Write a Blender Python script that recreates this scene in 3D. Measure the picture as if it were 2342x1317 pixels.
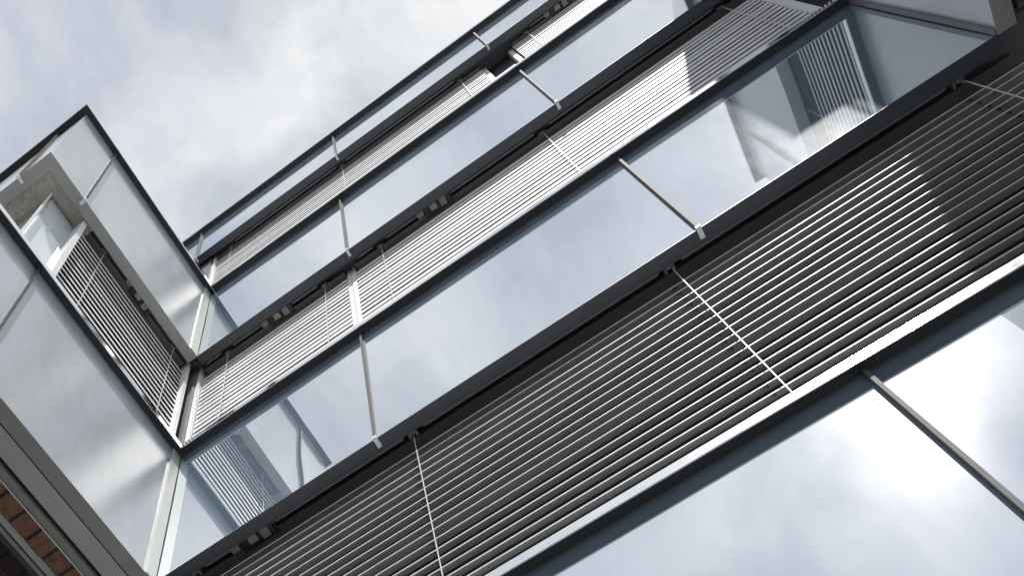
import bpy, bmesh, math, random
from mathutils import Matrix, Vector
random.seed(7)

# ------------------------------------------------------------------ camera, world, sun, exposure
scn = bpy.context.scene
for o in list(bpy.data.objects):
    bpy.data.objects.remove(o, do_unlink=True)
COL = scn.collection
U = 1.7                       # metres from the camera to the rear facade; all plan sizes below are multiples of it
EYE = 1.6

cam = bpy.data.cameras.new('camera')
camo = bpy.data.objects.new('camera', cam)
COL.objects.link(camo)
cam.sensor_fit = 'HORIZONTAL'
cam.sensor_width = 36.0
cam.lens = 2875.0 / 2342.0 * 36.0
cam.shift_x = (1171.0 - 933.0) / 2342.0          # the photograph is a crop out of a taller frame
cam.shift_y = (1965.2 - 658.5) / 2342.0
cam.clip_start = 0.05
cam.clip_end = 3000.0
RC = Matrix(((0.8474829, 0.5263482, -0.0687770), (-0.4524740, 0.6485573, -0.6120791), (-0.2775609, 0.5498464, 0.7878001)))
right, down, fwd = RC[0].normalized(), RC[1].normalized(), RC[2].normalized()
M = Matrix((right, -down, -fwd)).transposed().to_4x4()
M.translation = Vector((0, 0, EYE))
camo.matrix_world = M
scn.camera = camo

SUN = Vector((0.483, -1.0, 2.08)).normalized()   # from the sun's mirror image on the lowest ledge
elev = math.asin(SUN.z)
azim = math.atan2(SUN.x, SUN.y)

w = bpy.data.worlds.new('World')
scn.world = w
w.use_nodes = True
nt = w.node_tree
nt.nodes.clear()
L = nt.links
out = nt.nodes.new('ShaderNodeOutputWorld')
bg = nt.nodes.new('ShaderNodeBackground')
sky = nt.nodes.new('ShaderNodeTexSky')
sky.sky_type = 'NISHITA'
sky.sun_disc = False
sky.sun_elevation = elev
sky.sun_rotation = azim
sky.air_density = 1.2
sky.dust_density = 0.8
sky.ozone_density = 1.0
tc = nt.nodes.new('ShaderNodeTexCoord')
def wnoise(scale, detail, rough, loc, dist=0.0):
    mp = nt.nodes.new('ShaderNodeMapping'); mp.inputs['Location'].default_value = loc
    L.new(tc.outputs['Generated'], mp.inputs['Vector'])
    n = nt.nodes.new('ShaderNodeTexNoise'); n.inputs['Scale'].default_value = scale
    n.inputs['Detail'].default_value = detail; n.inputs['Roughness'].default_value = rough
    n.inputs['Distortion'].default_value = dist
    L.new(mp.outputs['Vector'], n.inputs['Vector'])
    return n.outputs['Fac']
def ramp(tree, fac, stops):
    r = tree.nodes.new('ShaderNodeValToRGB')
    while len(r.color_ramp.elements) < len(stops):
        r.color_ramp.elements.new(0.5)
    for e, (p, c) in zip(r.color_ramp.elements, stops):
        e.position = p; e.color = c if len(c) == 4 else (*c, 1)
    tree.links.new(fac, r.inputs['Fac'])
    return r.outputs['Color']
sky_gain = nt.nodes.new('ShaderNodeVectorMath'); sky_gain.operation = 'SCALE'
sky_gain.inputs['Scale'].default_value = 1.0
L.new(sky.outputs['Color'], sky_gain.inputs[0])
# cloud cover: large soft masses, thinner patches in between
mask = ramp(nt, wnoise(4.2, 6.0, 0.52, (1.1, 4.7, 2.4), 0.25), [(0.40, (0.66,)*3), (0.56, (0.97,)*3)])
tone = ramp(nt, wnoise(6.2, 7.0, 0.56, (0.3, 5.2, 1.1), 0.35), [(0.38, (4.7, 5.0, 5.5)), (0.50, (6.3, 6.5, 6.75)), (0.61, (7.9, 7.97, 8.0))])
dt = nt.nodes.new('ShaderNodeVectorMath'); dt.operation = 'DOT_PRODUCT'; dt.inputs[1].default_value = SUN
L.new(tc.outputs['Generated'], dt.inputs[0])
cl = nt.nodes.new('ShaderNodeMath'); cl.operation = 'MAXIMUM'; cl.inputs[1].default_value = 0.0; L.new(dt.outputs['Value'], cl.inputs[0])
pw = nt.nodes.new('ShaderNodeMath'); pw.operation = 'POWER'; pw.inputs[1].default_value = 60.0; L.new(cl.outputs[0], pw.inputs[0])
ma = nt.nodes.new('ShaderNodeMath'); ma.operation = 'MULTIPLY_ADD'; ma.inputs[1].default_value = 0.18; ma.inputs[2].default_value = 1.0; L.new(pw.outputs[0], ma.inputs[0])
lit = nt.nodes.new('ShaderNodeVectorMath'); lit.operation = 'SCALE'
L.new(tone, lit.inputs[0]); L.new(ma.outputs[0], lit.inputs['Scale'])
tone = lit.outputs['Vector']
mix = nt.nodes.new('ShaderNodeMixRGB')
L.new(mask, mix.inputs['Fac']); L.new(sky_gain.outputs['Vector'], mix.inputs['Color1']); L.new(tone, mix.inputs['Color2'])
L.new(mix.outputs['Color'], bg.inputs['Color'])
bg.inputs['Strength'].default_value = 0.1
L.new(bg.outputs['Background'], out.inputs['Surface'])

sun = bpy.data.lights.new('sun', 'SUN')
sun.energy = 5.0
sun.angle = math.radians(0.6)
sun.color = (1.0, 0.965, 0.91)
suno = bpy.data.objects.new('sun', sun)
suno.rotation_euler = SUN.to_track_quat('Z', 'Y').to_euler()
suno.location = (0, 0, 40)
COL.objects.link(suno)

scn.view_settings.view_transform = 'Standard'
scn.view_settings.look = 'None'
scn.view_settings.exposure = 0.25
scn.view_settings.gamma = 1.0
scn.view_settings.use_curve_mapping = False
scn.cycles.sample_clamp_indirect = 5.0
scn.cycles.max_bounces = 10
scn.cycles.glossy_bounces = 6
scn.cycles.transparent_max_bounces = 12

# ------------------------------------------------------------------ materials
def mat(name, color, rough=0.5, metal=0.0, ior=1.5, coat=0.0, coat_ior=1.5, coat_rough=0.02, var=0.0, vscale=6.0, stretch=(1, 1, 1), bump=0.0, bscale=40.0, rvar=0.0):
    m = bpy.data.materials.new(name); m.use_nodes = True
    t = m.node_tree; p = t.nodes['Principled BSDF']
    p.inputs['Base Color'].default_value = (*color, 1)
    p.inputs['Roughness'].default_value = rough
    p.inputs['Metallic'].default_value = metal
    p.inputs['IOR'].default_value = ior
    p.inputs['Coat Weight'].default_value = coat
    p.inputs['Coat IOR'].default_value = coat_ior
    p.inputs['Coat Roughness'].default_value = coat_rough
    geo = t.nodes.new('ShaderNodeNewGeometry')
    mp = t.nodes.new('ShaderNodeMapping'); mp.inputs['Scale'].default_value = stretch
    t.links.new(geo.outputs['Position'], mp.inputs['Vector'])
    if var:
        n = t.nodes.new('ShaderNodeTexNoise'); n.inputs['Scale'].default_value = vscale; n.inputs['Detail'].default_value = 6
        n.inputs['Roughness'].default_value = 0.65
        t.links.new(mp.outputs['Vector'], n.inputs['Vector'])
        lo = [c * (1 - var) for c in color]; hi = [min(1, c * (1 + var)) for c in color]
        c = ramp(t, n.outputs['Fac'], [(0.3, lo), (0.7, hi)])
        t.links.new(c, p.inputs['Base Color'])
        if rvar:
            mr = t.nodes.new('ShaderNodeMapRange'); mr.inputs['From Min'].default_value = 0.3; mr.inputs['From Max'].default_value = 0.7
            mr.inputs['To Min'].default_value = max(0, rough - rvar); mr.inputs['To Max'].default_value = rough + rvar
            t.links.new(n.outputs['Fac'], mr.inputs['Value']); t.links.new(mr.outputs['Result'], p.inputs['Roughness'])
    if bump:
        n2 = t.nodes.new('ShaderNodeTexNoise'); n2.inputs['Scale'].default_value = bscale; n2.inputs['Detail'].default_value = 4
        t.links.new(mp.outputs['Vector'], n2.inputs['Vector'])
        b = t.nodes.new('ShaderNodeBump'); b.inputs['Strength'].default_value = 1.0; b.inputs['Distance'].default_value = bump
        t.links.new(n2.outputs['Fac'], b.inputs['Height']); t.links.new(b.outputs['Normal'], p.inputs['Normal'])
    return m

def enamel_glass(name='enamelled_glass', cr=0.008, col=(0.21, 0.28, 0.37), ci=3.0, mirror=0.44):
    # back-enamelled spandrel glass: grey-blue enamel, a faint film of dust, a sharp reflecting front
    m = mat(name, col, rough=0.185, ior=1.5, coat=1.0, coat_ior=ci, coat_rough=cr, var=0.18, vscale=3.2, stretch=(1, 1, 0.22), rvar=0.04)
    t = m.node_tree; p = t.nodes['Principled BSDF']
    p.inputs['Specular IOR Level'].default_value = 0.023
    geo = t.nodes.new('ShaderNodeNewGeometry')
    # fine specks of dried dirt
    v = t.nodes.new('ShaderNodeTexVoronoi'); v.inputs['Scale'].default_value = 26.0
    t.links.new(geo.outputs['Position'], v.inputs['Vector'])
    n = t.nodes.new('ShaderNodeTexNoise'); n.inputs['Scale'].default_value = 3.0; t.links.new(geo.outputs['Position'], n.inputs['Vector'])
    a = t.nodes.new('ShaderNodeMath'); a.operation = 'MULTIPLY'
    r1 = ramp(t, v.outputs['Distance'], [(0.035, (1,)*3), (0.07, (0,)*3)])
    r2 = ramp(t, n.outputs['Fac'], [(0.52, (0,)*3), (0.64, (1,)*3)])
    t.links.new(r1, a.inputs[0]); t.links.new(r2, a.inputs[1])
    mx = t.nodes.new('ShaderNodeMixRGB'); mx.inputs['Color2'].default_value = (0.55, 0.56, 0.56, 1)
    src = p.inputs['Base Color'].links[0].from_socket
    t.links.new(src, mx.inputs['Color1']); t.links.new(a.outputs['Value'], mx.inputs['Fac']); t.links.new(mx.outputs['Color'], p.inputs['Base Color'])
    # sun-control coating: a share of plain mirror on top of the enamel
    gl = t.nodes.new('ShaderNodeBsdfGlossy'); gl.inputs['Roughness'].default_value = cr; gl.inputs['Color'].default_value = (0.93, 0.95, 0.97, 1)
    ms = t.nodes.new('ShaderNodeMixShader'); ms.inputs['Fac'].default_value = mirror
    o = [x for x in t.nodes if x.type == 'OUTPUT_MATERIAL'][0]
    t.links.new(p.outputs['BSDF'], ms.inputs[1]); t.links.new(gl.outputs['BSDF'], ms.inputs[2]); t.links.new(ms.outputs['Shader'], o.inputs['Surface'])
    return m

def clear_glass():
    m = bpy.data.materials.new('clear_glass'); m.use_nodes = True
    t = m.node_tree; t.nodes.clear()
    o = t.nodes.new('ShaderNodeOutputMaterial'); mx = t.nodes.new('ShaderNodeMixShader')
    tr = t.nodes.new('ShaderNodeBsdfTransparent'); tr.inputs['Color'].default_value = (0.975, 0.99, 0.985, 1)
    gl = t.nodes.new('ShaderNodeBsdfGlossy'); gl.inputs['Roughness'].default_value = 0.01
    fr = t.nodes.new('ShaderNodeFresnel'); fr.inputs['IOR'].default_value = 1.6
    ge = t.nodes.new('ShaderNodeNewGeometry')          # only the outer face of the pane reflects
    inv = t.nodes.new('ShaderNodeMath'); inv.operation = 'SUBTRACT'; inv.inputs[0].default_value = 1.0
    mu = t.nodes.new('ShaderNodeMath'); mu.operation = 'MULTIPLY'
    t.links.new(ge.outputs['Backfacing'], inv.inputs[1]); t.links.new(inv.outputs[0], mu.inputs[0]); t.links.new(fr.outputs['Fac'], mu.inputs[1])
    t.links.new(mu.outputs[0], mx.inputs['Fac']); t.links.new(tr.outputs[0], mx.inputs[1]); t.links.new(gl.outputs[0], mx.inputs[2])
    t.links.new(mx.outputs[0], o.inputs['Surface'])
    return m

MT = dict(
    enamel=enamel_glass(),
    enamel_soft=enamel_glass('enamelled_glass_etched', 0.27, (0.37, 0.405, 0.44), 1.9, 0.0),
    clear=clear_glass(),
    alu=mat('satin_aluminium', (0.80, 0.81, 0.82), rough=0.11, metal=1.0, var=0.05, vscale=9, rvar=0.03),
    fin=mat('painted_fin', (0.085, 0.088, 0.088), rough=0.6, metal=0.0, var=0.06, vscale=12),
    dark=mat('charcoal_paint', (0.042, 0.047, 0.062), rough=0.45, var=0.12, vscale=10),
    under=mat('ledge_underside_shade', (0.034, 0.037, 0.046), rough=0.5, var=0.12, vscale=10),  # dark coat paints the shade on the downward face of the aluminium ledge
    slate=mat('slate_paint', (0.11, 0.115, 0.125), rough=0.5, var=0.08, vscale=7),
    grey=mat('mid_grey_paint', (0.30, 0.31, 0.30), rough=0.5, var=0.08, vscale=7),
    palegrey=mat('pale_grey_paint', (0.46, 0.48, 0.46), rough=0.45, var=0.06, vscale=6),
    white=mat('white_paint', (0.72, 0.73, 0.73), rough=0.4, var=0.04, vscale=8),
    slat=mat('slat_lacquer', (0.64, 0.645, 0.655), rough=0.42, var=0.05, vscale=14, stretch=(1, 1, 4), rvar=0.06),
    slat_shaded=mat('slat_lacquer_shaded', (0.55, 0.56, 0.57), rough=0.40, var=0.06, vscale=14, stretch=(1, 1, 4), rvar=0.06),  # same lacquer, darkened to carry the shade on the open slats' undersides
    cable=mat('grey_cord', (0.50, 0.50, 0.49), rough=0.5),
    black=mat('black_plastic_and_shade', (0.02, 0.021, 0.024), rough=0.5),
    tape=mat('yellowed_label', (0.42, 0.42, 0.33), rough=0.6, var=0.1, vscale=60),
    pane=mat('dark_window_glass', (0.012, 0.014, 0.018), rough=0.03, ior=1.5),
    soffit=mat('mineral_soffit', (0.38, 0.37, 0.34), rough=0.85, var=0.28, vscale=45, bump=0.004, bscale=70),
    room=mat('room_plaster', (0.80, 0.82, 0.84), rough=0.8, var=0.05, vscale=3),
    screen=mat('screen_cloth', (0.82, 0.85, 0.88), rough=0.8, var=0.04, vscale=5),
    brick=mat('red_brown_brick', (0.23, 0.13, 0.085), rough=0.85, var=0.40, vscale=17, bump=0.006, bscale=90),
    mortar=mat('dark_mortar', (0.06, 0.058, 0.055), rough=0.9, var=0.2, vscale=50),
    paving=mat('grey_paving', (0.13, 0.13, 0.13), rough=0.85, var=0.25, vscale=3, bump=0.004, bscale=60),
    roof=mat('grey_roof_felt', (0.14, 0.14, 0.14), rough=0.9, var=0.2, vscale=4),
)

MT['fin'].node_tree.nodes['Principled BSDF'].inputs['Specular IOR Level'].default_value = 0.08

# ------------------------------------------------------------------ plan (multiples of U, seen from the eye) and mesh helpers
XB, XC = -1.161, 1.122          # glass planes of the two side wings
YE = 0.157                      # end of the side wings
W = 0.0256                      # ledge overhang
b1, b2, b3, b4 = 1.16, 3.114, 5.065, 7.198     # undersides of the glass bands
l1, l2, l3, l4 = 2.033, 4.024, 5.998, 7.787    # undersides of the ledges
OFF = {1: 0.0, 2: 0.0, 3: -0.020, 4: -0.005}   # slight steps between the storeys of the rear facade
GZ = -EYE / U

class F:
    """frame of a facade: u along it, d into the building, z up"""
    def __init__(s, kind, at): s.k, s.at = kind, at
    def p(s, u, d, z):
        if s.k == 'rear': return (u * U, (s.at + d) * U, z * U + EYE)      # faces the camera (-y)
        if s.k == 'left': return ((s.at - d) * U, u * U, z * U + EYE)      # faces +x
        return ((s.at + d) * U, u * U, z * U + EYE)                        # faces -x
FA = {i: F('rear', 1.0 + OFF[i]) for i in OFF}
FB, FC = F('left', XB), F('right', XC)
FE = F('rear', YE)

def link(name, bm, m, parent=None, loc=None, smooth=False):
    bmesh.ops.recalc_face_normals(bm, faces=bm.faces[:])
    me = bpy.data.meshes.new(name)
    bm.to_mesh(me); bm.free()
    me.materials.append(MT[m])
    if smooth:
        for f in me.polygons: f.use_smooth = True
    o = bpy.data.objects.new(name, me); COL.objects.link(o)
    if parent: o.parent = parent
    if loc: o.location = loc
    return o
def add_box(bm, fr, u0, u1, d0, d1, z0, z1):
    vs = [bm.verts.new(fr.p(u, d, z)) for u in (u0, u1) for d in (d0, d1) for z in (z0, z1)]
    for f in ((0,1,3,2),(4,6,7,5),(0,4,5,1),(2,3,7,6),(0,2,6,4),(1,5,7,3)):
        bm.faces.new([vs[i] for i in f])
def box(name, m, parent, fr, u0, u1, d0, d1, z0, z1, bev=0.0):
    bm = bmesh.new(); add_box(bm, fr, u0, u1, d0, d1, z0, z1)
    if bev:
        bmesh.ops.bevel(bm, geom=bm.edges[:], offset=bev, segments=2, profile=0.7, affect='EDGES')
    return link(name, bm, m, parent)
def prism(name, m, parent, fr, prof, u0, u1, m0=0.0, m1=0.0):
    """closed (d, z) outline swept along u; m0/m1 mitre the ends"""
    bm = bmesh.new()
    a = [bm.verts.new(fr.p(u0 + m0 * d, d, z)) for d, z in prof]
    b = [bm.verts.new(fr.p(u1 + m1 * d, d, z)) for d, z in prof]
    n = len(prof)
    bm.faces.new(a); bm.faces.new(b[::-1])
    for i in range(n):
        bm.faces.new((a[i], b[i], b[(i + 1) % n], a[(i + 1) % n]))
    return link(name, bm, m, parent)
def panel(parent, fr, u0, u1, z0, z1, seed, m='enamel'):
    """one pane of spandrel glass, very slightly bowed like toughened glass"""
    rnd = random.Random(seed)
    bow = -(rnd.uniform(0.0012, 0.0016) if seed % 31 == 0 else rnd.uniform(0.0004, 0.0008)); tw = rnd.uniform(-0.0004, 0.0004); ph = rnd.uniform(0, 6.28)
    bm = bmesh.new(); nu, nz = 18, 14
    g = []
    for i in range(nu + 1):
        row = []
        s = i / nu * 2 - 1
        for j in range(nz + 1):
            t = j / nz * 2 - 1
            d = bow * (s * s * 0.5 + t * t * 0.9 - 1.0) * 0.8 + tw * s * t + 0.00016 * math.sin(5 * s + ph) + 0.00014 * math.sin(6 * t + ph * 2)
            row.append(bm.verts.new(fr.p(u0 + (u1 - u0) * i / nu, d + 0.0022, z0 + (z1 - z0) * j / nz)))
        g.append(row)
    for i in range(nu):
        for j in range(nz):
            bm.faces.new((g[i][j], g[i + 1][j], g[i + 1][j + 1], g[i][j + 1]))
    ring = [g[i][0] for i in range(nu + 1)] + [g[nu][j] for j in range(1, nz + 1)] + [g[i][nz] for i in range(nu - 1, -1, -1)] + [g[0][j] for j in range(nz - 1, 0, -1)]
    ring = [bm.verts.new(v.co) for v in ring]
    back = []
    def uz(k):
        if k <= nu: return (u0 + (u1 - u0) * k / nu, z0)
        k -= nu
        if k <= nz: return (u1, z0 + (z1 - z0) * k / nz)
        k -= nz
        if k <= nu: return (u1 - (u1 - u0) * k / nu, z1)
        k -= nu
        return (u0, z1 - (z1 - z0) * k / nz)
    for k in range(len(ring)):
        u, z = uz(k); back.append(bm.verts.new(fr.p(u, 0.0085, z)))
    side = []
    for k in range(len(ring)):
        q = (k + 1) % len(ring)
        side.append(bm.faces.new((ring[k], ring[q], back[q], back[k])))
    side.append(bm.faces.new(back))
    o = link('spandrel_panel', bm, m, parent, smooth=True)
    nfront = nu * nz
    for i, f in enumerate(o.data.polygons):
        if i >= nfront: f.use_smooth = False
    return o

def thing(name, label, cat, loc, group=None):
    o = bpy.data.objects.new(name, None); COL.objects.link(o)
    o.location = loc; o['label'] = label; o['category'] = cat
    o.empty_display_size = 0.2
    if group: o['group'] = group
    return o
THINGS = []
def settle(root):
    """children were modelled in world coordinates: keep them there under the root"""
    inv = Matrix.Translation(root.location).inverted()
    for c in root.children:
        c.matrix_parent_inverse = inv

# ------------------------------------------------------------------ pieces of a facade
def ledge(parent, fr, lz, u0, u1, m0=0.0, m1=0.0):
    prof = [(-W, lz), (-W + 0.0026, lz), (-W + 0.0026, lz + 0.0135), (0.045, lz + 0.0135), (0.045, lz + 0.046), (-W, lz + 0.031)]
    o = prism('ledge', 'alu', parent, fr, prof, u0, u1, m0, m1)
    prism('ledge_underside', 'under', o, fr, [(-W + 0.0027, lz + 0.0002), (-W + 0.0035, lz + 0.0002), (-W + 0.0035, lz + 0.0105), (0.0040, lz + 0.0105), (0.0040, lz + 0.0134), (-W + 0.0027, lz + 0.0134)], u0, u1, m0, m1)  # thin dark liner holding the shade under the ledge and behind its lip
    return o
def fin(parent, fr, u, z0, z1):
    f = box('joint_fin', 'fin', parent, fr, u - 0.0036, u + 0.0036, -0.0085, 0.006, z0 - 0.001, z1 + 0.0102)
    box('fin_foot', 'white', f, fr, u - 0.0056, u + 0.0056, -0.0092, 0.020, z0 - 0.0125, z0 - 0.0012)
    return f
def band(parent, fr, bz, lz, us, fins, rim='dark', rim_d=0.034, m0=0.0, m1=0.0, seed=0, led=True, flange_m=(0, 0), glass='enamel'):
    for i in range(len(us) - 1):
        panel(parent, fr, us[i] + 0.003, us[i + 1] - 0.003, bz, lz + 0.0104, seed * 31 + i, glass)
    for u in fins: fin(parent, fr, u, bz, lz)
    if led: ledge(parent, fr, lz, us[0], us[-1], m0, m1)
    prof = [(-0.0016, bz - 0.0035), (rim_d, bz - 0.0035), (rim_d, bz + 0.03), (rim_d - 0.0025, bz + 0.03), (rim_d - 0.0025, bz - 0.0008), (-0.0016, bz - 0.0008)]
    prism('soffit_flange', rim, parent, fr, prof, us[0], us[-1], *flange_m)

def slat_mesh(length, width, tilt, axis, camber=0.10, body='slat'):
    """curved lamella with a rolled front edge, centred on its own axis; -d is outwards"""
    bm = bmesh.new()
    ca, sa = math.cos(tilt), math.sin(tilt)
    n = 8
    th = 0.0012
    prof = []
    for i in range(n + 1):
        s = i / n * 2 - 1                       # -1 outer edge, +1 inner edge
        if tilt > 1.0: prof.append((s * width / 2, camber * width * (1 - s * s)))
        else:                                   # folded lamella: steep outer half, flatter inner half
            k = (s + 1) / 0.95 if s < -0.05 else (1 - s) / 1.05
            prof.append((s * width / 2, 1.25 * camber * width * (k - 0.12 * k * k * k)))
    r = 0.0028                                  # rolled edge
    loop = [(d, z + th / 2) for d, z in prof] + [(d, z - th / 2) for d, z in reversed(prof)]
    def rot(d, z): return (d * ca - z * sa, d * sa + z * ca)
    def put(pts):
        ends = []
        for u in (-length / 2, length / 2):
            ring = []
            for d, z in pts:
                dd, zz = rot(d, z)
                ring.append(bm.verts.new(axis(u, dd, zz)))
            ends.append(ring)
        a, b = ends; k = len(a)
        bm.faces.new(a); bm.faces.new(b[::-1])
        for i in range(k): bm.faces.new((a[i], b[i], b[(i + 1) % k], a[(i + 1) % k]))
    put(loop)
    # rolled lip of the outer edge, standing upright
    d0, z0 = rot(-width / 2, 0.0)
    h = 0.0013 if tilt < 1.2 else 0.0008
    nbody = len(bm.faces)
    ca, sa = 1.0, 0.0
    put([(d0 - 0.0008, z0 - h), (d0 + 0.0008, z0 - h), (d0 + 0.0008, z0 + h), (d0 - 0.0008, z0 + h)])
    bmesh.ops.recalc_face_normals(bm, faces=bm.faces[:])
    me = bpy.data.meshes.new('slat'); bm.to_mesh(me); bm.free(); me.materials.append(MT['slat']); me.materials.append(MT[body])
    for i, f in enumerate(me.polygons):
        f.material_index = 1 if i < nbody else 0  # on open slats the lip stays lighter, painting its sunlit edge
    return me
PITCH = 0.048
def blind(label, fr, u0, u1, z0, z1, tilt, cables, dc=0.072, width=0.0485, motors=(), camber=0.17, jitter=0.02, phase=0.0, clips=True):
    um = (u0 + u1) / 2
    root = thing('venetian_blind', label, 'blind', fr.p(um, dc, z0), 'venetian blinds in the window strips')
    def axis(u, d, z):
        if fr.k == 'rear': return (u * U, d * U, z * U)
        if fr.k == 'left': return (-d * U, u * U, z * U)
        return (d * U, u * U, z * U)
    me = slat_mesh(u1 - u0, width, tilt, axis, camber, 'slat' if tilt > 1.0 else 'slat_shaded')
    n = int((z1 - z0 + 0.012) / PITCH)
    rnd = random.Random(label)
    for i in range(n):
        z = z0 + 0.022 + phase + i * PITCH
        s = bpy.data.objects.new('slat', me); COL.objects.link(s); s.parent = root
        s.location = Vector(fr.p(um, dc, z + rnd.gauss(0, 0.0007)))
        a = rnd.gauss(0, jitter)
        if fr.k == 'rear': s.rotation_euler = (a, rnd.gauss(0, 0.0006), rnd.gauss(0, 0.0005))
        else: s.rotation_euler = (0, a if fr.k == 'right' else -a, rnd.gauss(0, 0.0005))
    box('bottom_rail', 'slat', root, fr, u0, u1, dc - 0.016, dc + 0.016, z0 + 0.0005, z0 + 0.010)
    zt = z1 + 0.052
    box('head_rail', 'slate', root, fr, u0 + 0.005, u1 - 0.005, dc - 0.012, dc + 0.024, zt - 0.03, zt)
    du = dc - width / 2 - 0.006 if abs(tilt) < 1.0 else dc - 0.014
    for c in cables:
        k = box('lift_cord', 'cable', root, fr, c - 0.0011, c + 0.0011, du - 0.0011, du + 0.0008, z0 + 0.004, zt - 0.02)
        bm = bmesh.new()
        add_box(bm, fr, c - 0.016, c - 0.010, du - 0.002, dc + 0.03, zt - 0.022, zt + 0.006)
        add_box(bm, fr, c + 0.004, c + 0.010, du - 0.002, dc + 0.03, zt - 0.022, zt + 0.006)
        add_box(bm, fr, c - 0.010, c + 0.004, du - 0.004, du + 0.004, zt - 0.030, zt - 0.012)
        link('head_bracket', bm, 'grey', root)
        if clips:
            bm = bmesh.new()
            for i in range(n):
                z = z0 + 0.022 + phase + i * PITCH
                add_box(bm, fr, c - 0.025, c - 0.0205, dc - 0.009, dc - 0.004, z - 0.006, z - 0.002)
                add_box(bm, fr, c - 0.018, c - 0.0145, dc - 0.004, dc + 0.001, z - 0.002, z + 0.002)
            o = link('ladder_clips', bm, 'slate', root); o['kind'] = 'stuff'
    # drive shaft in lengths between the brackets
    stops = sorted([u0] + list(cables) + [u1])
    for a, b in zip(stops[:-1], stops[1:]):
        if b - a > 0.12:
            box('drive_shaft', 'grey', root, fr, a + 0.03, b - 0.03, dc - 0.027, dc - 0.021, zt - 0.020, zt - 0.014)
    for mu in motors:
        mo = box('motor', 'black', root, fr, mu - 0.055, mu + 0.055, dc - 0.033, dc + 0.0, zt - 0.034, zt - 0.004, bev=0.003)
        box('motor_label', 'tape', mo, fr, mu - 0.030, mu - 0.004, dc - 0.0325, dc - 0.012, zt - 0.0352, zt - 0.0337)
        box('gear_case', 'grey', mo, fr, mu + 0.010, mu + 0.034, dc - 0.036, dc - 0.006, zt - 0.038, zt - 0.010)
        box('cable_plug', 'grey', mo, fr, mu - 0.085, mu - 0.060, dc - 0.032, dc - 0.014, zt - 0.032, zt - 0.014)
        box('limit_switch', 'dark', mo, fr, mu + 0.040, mu + 0.048, dc - 0.040, dc - 0.004, zt - 0.042, zt - 0.008)
    settle2(root)
    return root
def settle2(root):
    inv = Matrix.Translation(root.location).inverted()
    for c in root.children: c.matrix_parent_inverse = inv.copy()

def window(parent, fr, u0, u1, z0, z1, d, glass='pane', frame='dark'):
    """fixed light: frame of four bars with the pane set back in it"""
    f = box('window_frame', frame, parent, fr, u0, u1, d - 0.008, d + 0.03, z0, z0 + 0.03)
    box('frame_head', frame, f, fr, u0, u1, d - 0.008, d + 0.03, z1 - 0.03, z1)
    box('frame_stile', frame, f, fr, u0, u0 + 0.02, d - 0.0075, d + 0.0295, z0 + 0.0302, z1 - 0.0302)
    box('frame_stile', frame, f, fr, u1 - 0.02, u1, d - 0.0075, d + 0.0295, z0 + 0.0302, z1 - 0.0302)
    box('pane', glass, f, fr, u0 + 0.0202, u1 - 0.0202, d + 0.008, d + 0.014, z0 + 0.0302, z1 - 0.0302)
    return f

# ------------------------------------------------------------------ ground
bm = bmesh.new()
vs = [bm.verts.new(v) for v in ((-400, -400, 0), (400, -400, 0), (400, 400, 0), (-400, 400, 0))]
bm.faces.new(vs)
g = link('ground', bm, 'paving'); g['kind'] = 'structure'

# ------------------------------------------------------------------ rear building
J1, J2 = -0.463, 0.419
J0, J3 = J1 - 0.882, J2 + 0.882
rear = thing('rear_building', 'grey glass and aluminium rear building with mirrored bands between blind strips, spanning the court', 'building', (0, U * 1.3, 0))
inner = [XB, J1, J2, XC]
top_us = [J0 - 0.882, J0, J1, J2, J3, J3 + 0.6]
band(rear, FA[1], b1, l1, inner, [J1, J2], m0=-1, m1=1, seed=1)
band(rear, FA[2], b2, l2, inner, [J1, J2], m0=-1, m1=1, seed=2)
band(rear, FA[3], b3, l3, inner, [J1, J2], m0=-1, m1=1, seed=3)
band(rear, FA[4], b4, l4, top_us, [J0, J1, J2, J3], seed=4)
for i, (bz, lz, a, c) in enumerate(((b1, l1, XB - 0.6, XC + 0.5), (b2, l2, XB - 0.6, XC + 0.5), (b3, l3, XB - 0.6, XC + 0.5), (b4, l4, top_us[0], top_us[-1]))):
    fr = FA[i + 1]
    box('floor_slab', 'dark', rear, fr, a, c, 0.125 if i < 3 else 0.012, 1.2, bz + 0.085, lz + 0.012)
    # lined backs of the glass bands
    box('band_lining', 'slate', rear, fr, (XB - 0.16 if i < 3 else a), (XC + 0.16 if i < 3 else c), 0.012, 0.13, bz + 0.088, lz + 0.0125)
zw = [(l1, b2, 2), (l2, b3, 3), (l3, b4, 4)]
for lz, bz, i in zw:
    fr = FA[i]
    us = [XB - 0.05, J1 - 0.02, XC + 0.05] if i < 4 else [J0 + 0.075, J2 + 0.012, J3 + 0.2]
    for a, c in zip(us[:-1], us[1:]):
        window(rear, fr, a, c, lz + 0.02, bz + 0.084, 0.115)
box('window_pier', 'dark', rear, FA[4], J0 - 0.05, J0 + 0.072, 0.045, 0.16, l3 + 0.05, b4 + 0.084)
# post between the blinds of the middle strip
p = box('window_post', 'white', rear, FA[3], -0.5115, -0.4945, 0.072, 0.112, l2 + 0.047, b3 + 0.084)
box('window_post', 'white', rear, FA[3], -0.4925, -0.4740, 0.072, 0.112, l2 + 0.047, b3 + 0.084)
# guide posts either side of the open gap in the top strip
for a, c in ((0.346, 0.368), (0.493, 0.516)):
    box('window_post', 'white', rear, FA[4], a, c, 0.082, 0.112, l3 + 0.047, b4 + 0.06)
box('gap_shade_plate', 'black', rear, FA[4], 0.369, 0.492, 0.105, 0.112, l3 + 0.05, b4 + 0.08)  # flat black plate painting the shade of the deep gap
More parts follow.
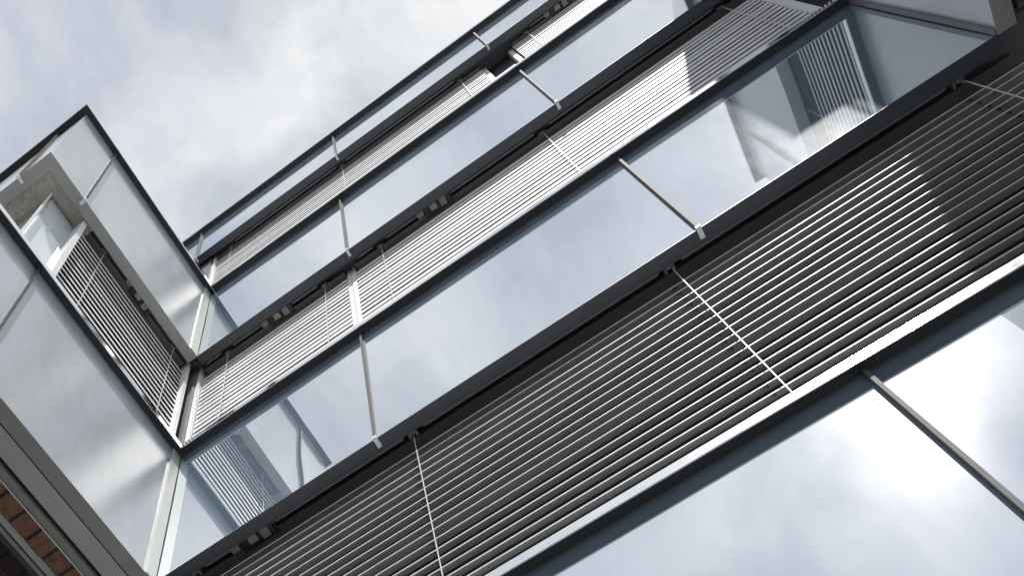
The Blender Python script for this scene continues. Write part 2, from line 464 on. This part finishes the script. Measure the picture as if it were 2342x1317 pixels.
# rails in the inner corners
box('guide_rail', 'white', rear, FA[3], XB - 0.034, XB - 0.019, 0.055, 0.09, l2 + 0.047, b3 + 0.07)
box('guide_rail', 'white', rear, FA[3], XC - 0.012, XC + 0.002, 0.055, 0.09, l2 + 0.047, b3 + 0.07)
box('guide_rail', 'white', rear, FA[4], J0 + 0.073, J0 + 0.088, 0.055, 0.09, l3 + 0.047, b4 + 0.07)
box('corner_column', 'slate', rear, FA[3], XB - 0.085, XB - 0.036, 0.045, 0.11, l2 + 0.047, b3 + 0.084)
box('corner_column', 'slate', rear, FA[2], XB - 0.085, XB - 0.036, 0.045, 0.11, l1 + 0.047, b2 + 0.084)
# roof and ground floor
box('roof', 'roof', rear, FA[4], top_us[0], top_us[-1], 0.046, 1.2, l4 + 0.013, l4 + 0.04)
box('end_wall', 'grey', rear, FA[4], top_us[0] - 0.05, top_us[0] - 0.002, 0.0, 1.2, l3 + 0.05, l4 + 0.04)
box('end_wall', 'grey', rear, FA[4], top_us[-1] + 0.002, top_us[-1] + 0.05, 0.0, 1.2, l3 + 0.05, l4 + 0.04)
box('plinth_wall', 'grey', rear, FA[1], XB - 0.6, XC + 0.5, 0.14, 0.3, GZ, 0.05)
for a, c in zip(inner[:-1], inner[1:]):
    window(rear, FA[1], a + 0.01, c - 0.01, 0.055, b1 + 0.08, 0.15, frame='grey')
settle2(rear)

# ------------------------------------------------------------------ side wings
def wing(name, label, fr, xs, sgn, low):
    """sgn: direction of +x into the building (-1 left wing, +1 right wing)"""
    X = xs
    root = thing(name, label, 'building', ((X + sgn * 0.5) * U, U * 0.6, 0))
    jy = YE + 0.178
    m_end = 1
    fe = FE
    far = X + sgn * 1.5
    ej = X + sgn * 0.145
    for (bz, lz, ay) in ((b2, l2, 1.0 + OFF[2]), (b3, l3, 1.0 + OFF[3])):
        band(root, fr, bz, lz, [YE, jy, ay], [jy], rim='grey', rim_d=0.040, glass='enamel_soft', m0=1, m1=-0.0 if lz == l3 else 1, seed=int(bz * 10) + (0 if sgn < 0 else 7), flange_m=(1, 0))
        # end face towards the court
        e = sorted([X, ej, ej + sgn * 0.7, far])
        if sgn < 0: band(root, fe, bz, lz, e, e[1:-1], rim='grey', rim_d=0.040, glass='enamel_soft', m1=-1, seed=int(bz * 10) + 3, flange_m=(0, -1))
        else: band(root, fe, bz, lz, e, e[1:-1], rim='grey', rim_d=0.040, glass='enamel_soft', m0=1, seed=int(bz * 10) + 5, flange_m=(1, 0))
        # corner strip against the rear building
        box('corner_strip', 'palegrey' if sgn < 0 else 'slate', root, fr, ay - (0.036 if sgn < 0 else 0.012), ay - 0.0004, -0.004, 0.0018, bz + 0.001, lz + 0.010)
        # floor slab behind the glass, set back
        a, c = sorted((X + sgn * 0.012, far))
        box('floor_slab', 'room', root, fe, a, c, 0.012, 0.815, bz + 0.06, lz + 0.012)
    # mineral soffit over the recessed strip, and its blind recess
    a, c = sorted((X + sgn * 0.0405, X + sgn * 0.60))
    box('soffit', 'soffit', root, fe, a, c, 0.0405, 0.108, b3 + 0.012, b3 + 0.03)
    a, c = sorted((X + sgn * 0.0405, X + sgn * 0.093))
    box('soffit', 'soffit', root, fe, a, c, 0.1085, 0.27, b3 + 0.012, b3 + 0.03)
    a, c = sorted((X + sgn * 0.0405, X + sgn * 0.14))
    box('soffit', 'dark', root, fe, a, c, 0.271, 1.0 - YE, b3 + 0.045, b3 + 0.058)
    box('band_lining', 'dark', root, fr, YE + 0.27, 1.0, 0.0105, 0.0115, b3 + 0.001, l3 + 0.011)
    # corner glazing of the middle strip: two clear panes meeting at a thin white bar
    gd = 0.085; ye = YE + 0.1
    gx = X + sgn * gd
    w1 = box('corner_window', 'white', root, fr, ye, 0.383, gd - 0.004, gd + 0.012, l2 + 0.046, l2 + 0.058)
    box('pane', 'clear', w1, fr, ye + 0.004, 0.383, gd, gd + 0.003, l2 + 0.058, b3 + 0.012)
    a, c = sorted((gx + sgn * 0.004, X + sgn * 0.55))
    w2 = box('corner_window', 'white', root, fe, a + (0 if sgn < 0 else 0.009), c - (0.009 if sgn < 0 else 0), 0.096, 0.112, l2 + 0.046, l2 + 0.058)
    box('pane', 'clear', w2, fe, a, c, 0.100, 0.103, l2 + 0.058, b3 + 0.012)
    box('corner_bar', 'white', root, fr, ye - 0.004, ye + 0.0035, gd - 0.004, gd + 0.0035, l2 + 0.046, b3 + 0.012)
    box('window_post', 'white', root, fr, 0.3835, 0.402, gd - 0.04, gd + 0.012, l2 + 0.046, b3 + 0.04)
    box('guide_rail', 'white', root, fr, 0.985, 1.0, gd - 0.04, gd - 0.005, l2 + 0.046, b3 + 0.07)
    window(root, fr, 0.404, 1.02, l2 + 0.02, b3 + 0.044, 0.12)
    # interior behind the corner glazing: back walls in pale plaster
    a, c = sorted((X + sgn * 0.62, X + sgn * 0.66))
    box('room_wall', 'room', root, fe, a, c, 0.12, 0.9, l2 + 0.013, b3 + 0.058)
    a, c = sorted((X + sgn * 0.17, X + sgn * 0.61))
    box('room_wall', 'room', root, fe, a, c, 0.55, 0.58, l2 + 0.013, b3 + 0.058)
    a, c = sorted((X + sgn * 0.60, far))
    box('end_wall', 'grey', root, fe, a, c, 0.10, 0.115, l2 + 0.04, b3 + 0.011)
    if sgn < 0:
        # pale roller screens drawn down behind the corner panes
        box('roller_screen', 'screen', root, fr, ye + 0.016, 0.383, gd + 0.014, gd + 0.0155, l2 + 0.05, b3 + 0.058)
        a, c = sorted((gx + sgn * 0.016, X + sgn * 0.55))
        box('roller_screen', 'screen', root, fe, a, c, 0.1135, 0.115, l2 + 0.05, b3 + 0.058)
    # roof
    a, c = sorted((X + sgn * 0.046, far))
    box('roof', 'roof', root, fe, a, c, 0.046, 1.2, l3 + 0.0135, l3 + 0.03)
    if low == 'brick':
        bz = b2
        box('soffit_groove', 'black', root, fr, YE + 0.04, 1.0, 0.0405, 0.052, bz + 0.012, bz + 0.03)
        prism('soffit_beam', 'palegrey', root, fr, [(0.0455, bz - 0.001), (0.099, bz - 0.001), (0.099, bz + 0.05), (0.0455, bz + 0.011)], YE + 0.05, 1.0)
        box('soffit_groove', 'black', root, fr, YE + 0.06, 1.0, 0.0995, 0.139, bz + 0.022, bz + 0.04)
        box('shutter_rail', 'grey', root, fr, YE + 0.06, 1.0, 0.115, 0.133, bz - 0.002, bz + 0.02)
        box('trim_bead', 'white', root, fr, YE + 0.06, 1.0, 0.1375, 0.1405, bz - 0.0045, bz + 0.02)
        lin = box('brick_lintel', 'mortar', root, fr, YE + 0.06, 1.0, 0.1415, 0.197, bz + 0.0025, bz + 0.16)
        n = int((1.0 - YE - 0.06) / 0.061)
        bmk = bmesh.new(); add_box(bmk, fr, 0, 0.0535, 0.1408, 0.1965, bz - 0.0035, bz + 0.12)
        bmesh.ops.bevel(bmk, geom=bmk.edges[:], offset=0.004, segments=1, affect='EDGES')
        k0 = link('brick', bmk, 'brick', lin)
        k0.location = Vector((0, (YE + 0.066 + 0.019) * U, 0))
        for i in range(1, n):
            k = k0.copy(); COL.objects.link(k)
            k.location = Vector((random.uniform(-0.003, 0.003), (YE + 0.066 + 0.019 + i * 0.061) * U, random.uniform(-0.004, 0.004)))
        f = box('window_frame', 'palegrey', root, fr, YE + 0.06, 1.0, 0.198, 0.213, bz - 0.010, bz + 0.02)
        box('frame_bead', 'black', f, fr, YE + 0.06, 1.0, 0.2135, 0.219, bz - 0.004, bz + 0.02)
        box('frame_head', 'grey', f, fr, YE + 0.06, 1.0, 0.2195, 0.232, bz - 0.028, bz + 0.02)
        box('pane', 'pane', f, fr, YE + 0.06, 1.0, 0.2215, 0.226, GZ + 0.3, bz - 0.0285)
        box('ground_wall', 'brick', root, fr, YE + 0.06, 1.0, 0.15, 0.30, GZ, GZ + 0.3)
        box('ground_wall', 'brick', root, fr, 0.96, 1.05, 0.15, 0.30, GZ + 0.301, b2 - 0.03)
    else:
        box('soffit', 'dark', root, fr, YE + 0.04, 1.0, 0.0405, 0.16, b2 + 0.045, b2 + 0.058)
        window(root, fr, YE + 0.1, 1.0, l1, b2 + 0.044, 0.13)
        box('ground_wall', 'grey', root, fr, YE + 0.1, 1.0, 0.13, 0.30, GZ, l1 - 0.001)
    a, c = sorted((X + sgn * 0.232, far))
    box('ground_wall', 'brick' if low == 'brick' else 'grey', root, fe, a, c, 0.07, 0.20, GZ, b2 + 0.03)
    settle2(root)
    return root
wing('left_wing', 'grey glass side wing at the left with corner window and brick lintel underneath', FB, XB, -1, 'brick')
wing('right_wing', 'grey glass side wing at the upper right corner, in shade', FC, XC, 1, 'plain')

# ------------------------------------------------------------------ blinds
OPEN = math.radians(48.5)
SHUT = math.radians(84.6)
blind('open dark venetian blind of the lowest window strip, running across the whole court', FA[2], XB - 0.02, XC + 0.03, l1 + 0.047, b2, OPEN, (-1.06, -0.38, 0.333, 1.036), motors=(-0.86,), width=0.0400, camber=0.15)
blind('closed white blind of the middle strip, short one beside the left wing', FA[3], XB - 0.016, -0.512, l2 + 0.047, b3, SHUT, (-1.052, -0.602), motors=(-0.80,), camber=0.03, jitter=0.012, clips=False)
blind('closed white blind of the middle strip, long one half shaded by the right wing', FA[3], -0.473, XC - 0.014, l2 + 0.047, b3, SHUT, (-0.35, 0.336, 1.033), motors=(-0.10,), camber=0.03, jitter=0.012, clips=False)
blind('closed white blind of the top strip, left of the dark gap', FA[4], J0 + 0.09, 0.344, l3 + 0.047, b4, SHUT, (-1.16, -0.463, 0.235), camber=0.03, jitter=0.01, clips=False)
blind('closed white blind of the top strip, right of the dark gap', FA[4], 0.518, J3 + 0.15, l3 + 0.047, b4, SHUT, (0.608, 1.15), motors=(0.80,), camber=0.03, jitter=0.01, clips=False)
blind('closed blind with dark gaps on the left wing beside its corner window', FB, 0.404, 0.984, l2 + 0.047, b3, math.radians(75), (0.508, 0.91), motors=(0.71,), camber=0.08, jitter=0.01, clips=False)
blind('closed blind on the right wing, seen mirrored in the rear glass band', FC, 0.404, 0.984, l2 + 0.047, b3, math.radians(75), (0.508, 0.91), camber=0.08, jitter=0.01, clips=False)
blind('dark blind under the right wing at the upper right edge', FC, YE + 0.12, 0.99, l1 + 0.047, b2, OPEN, (0.5, 0.9), jitter=0.01, clips=False)
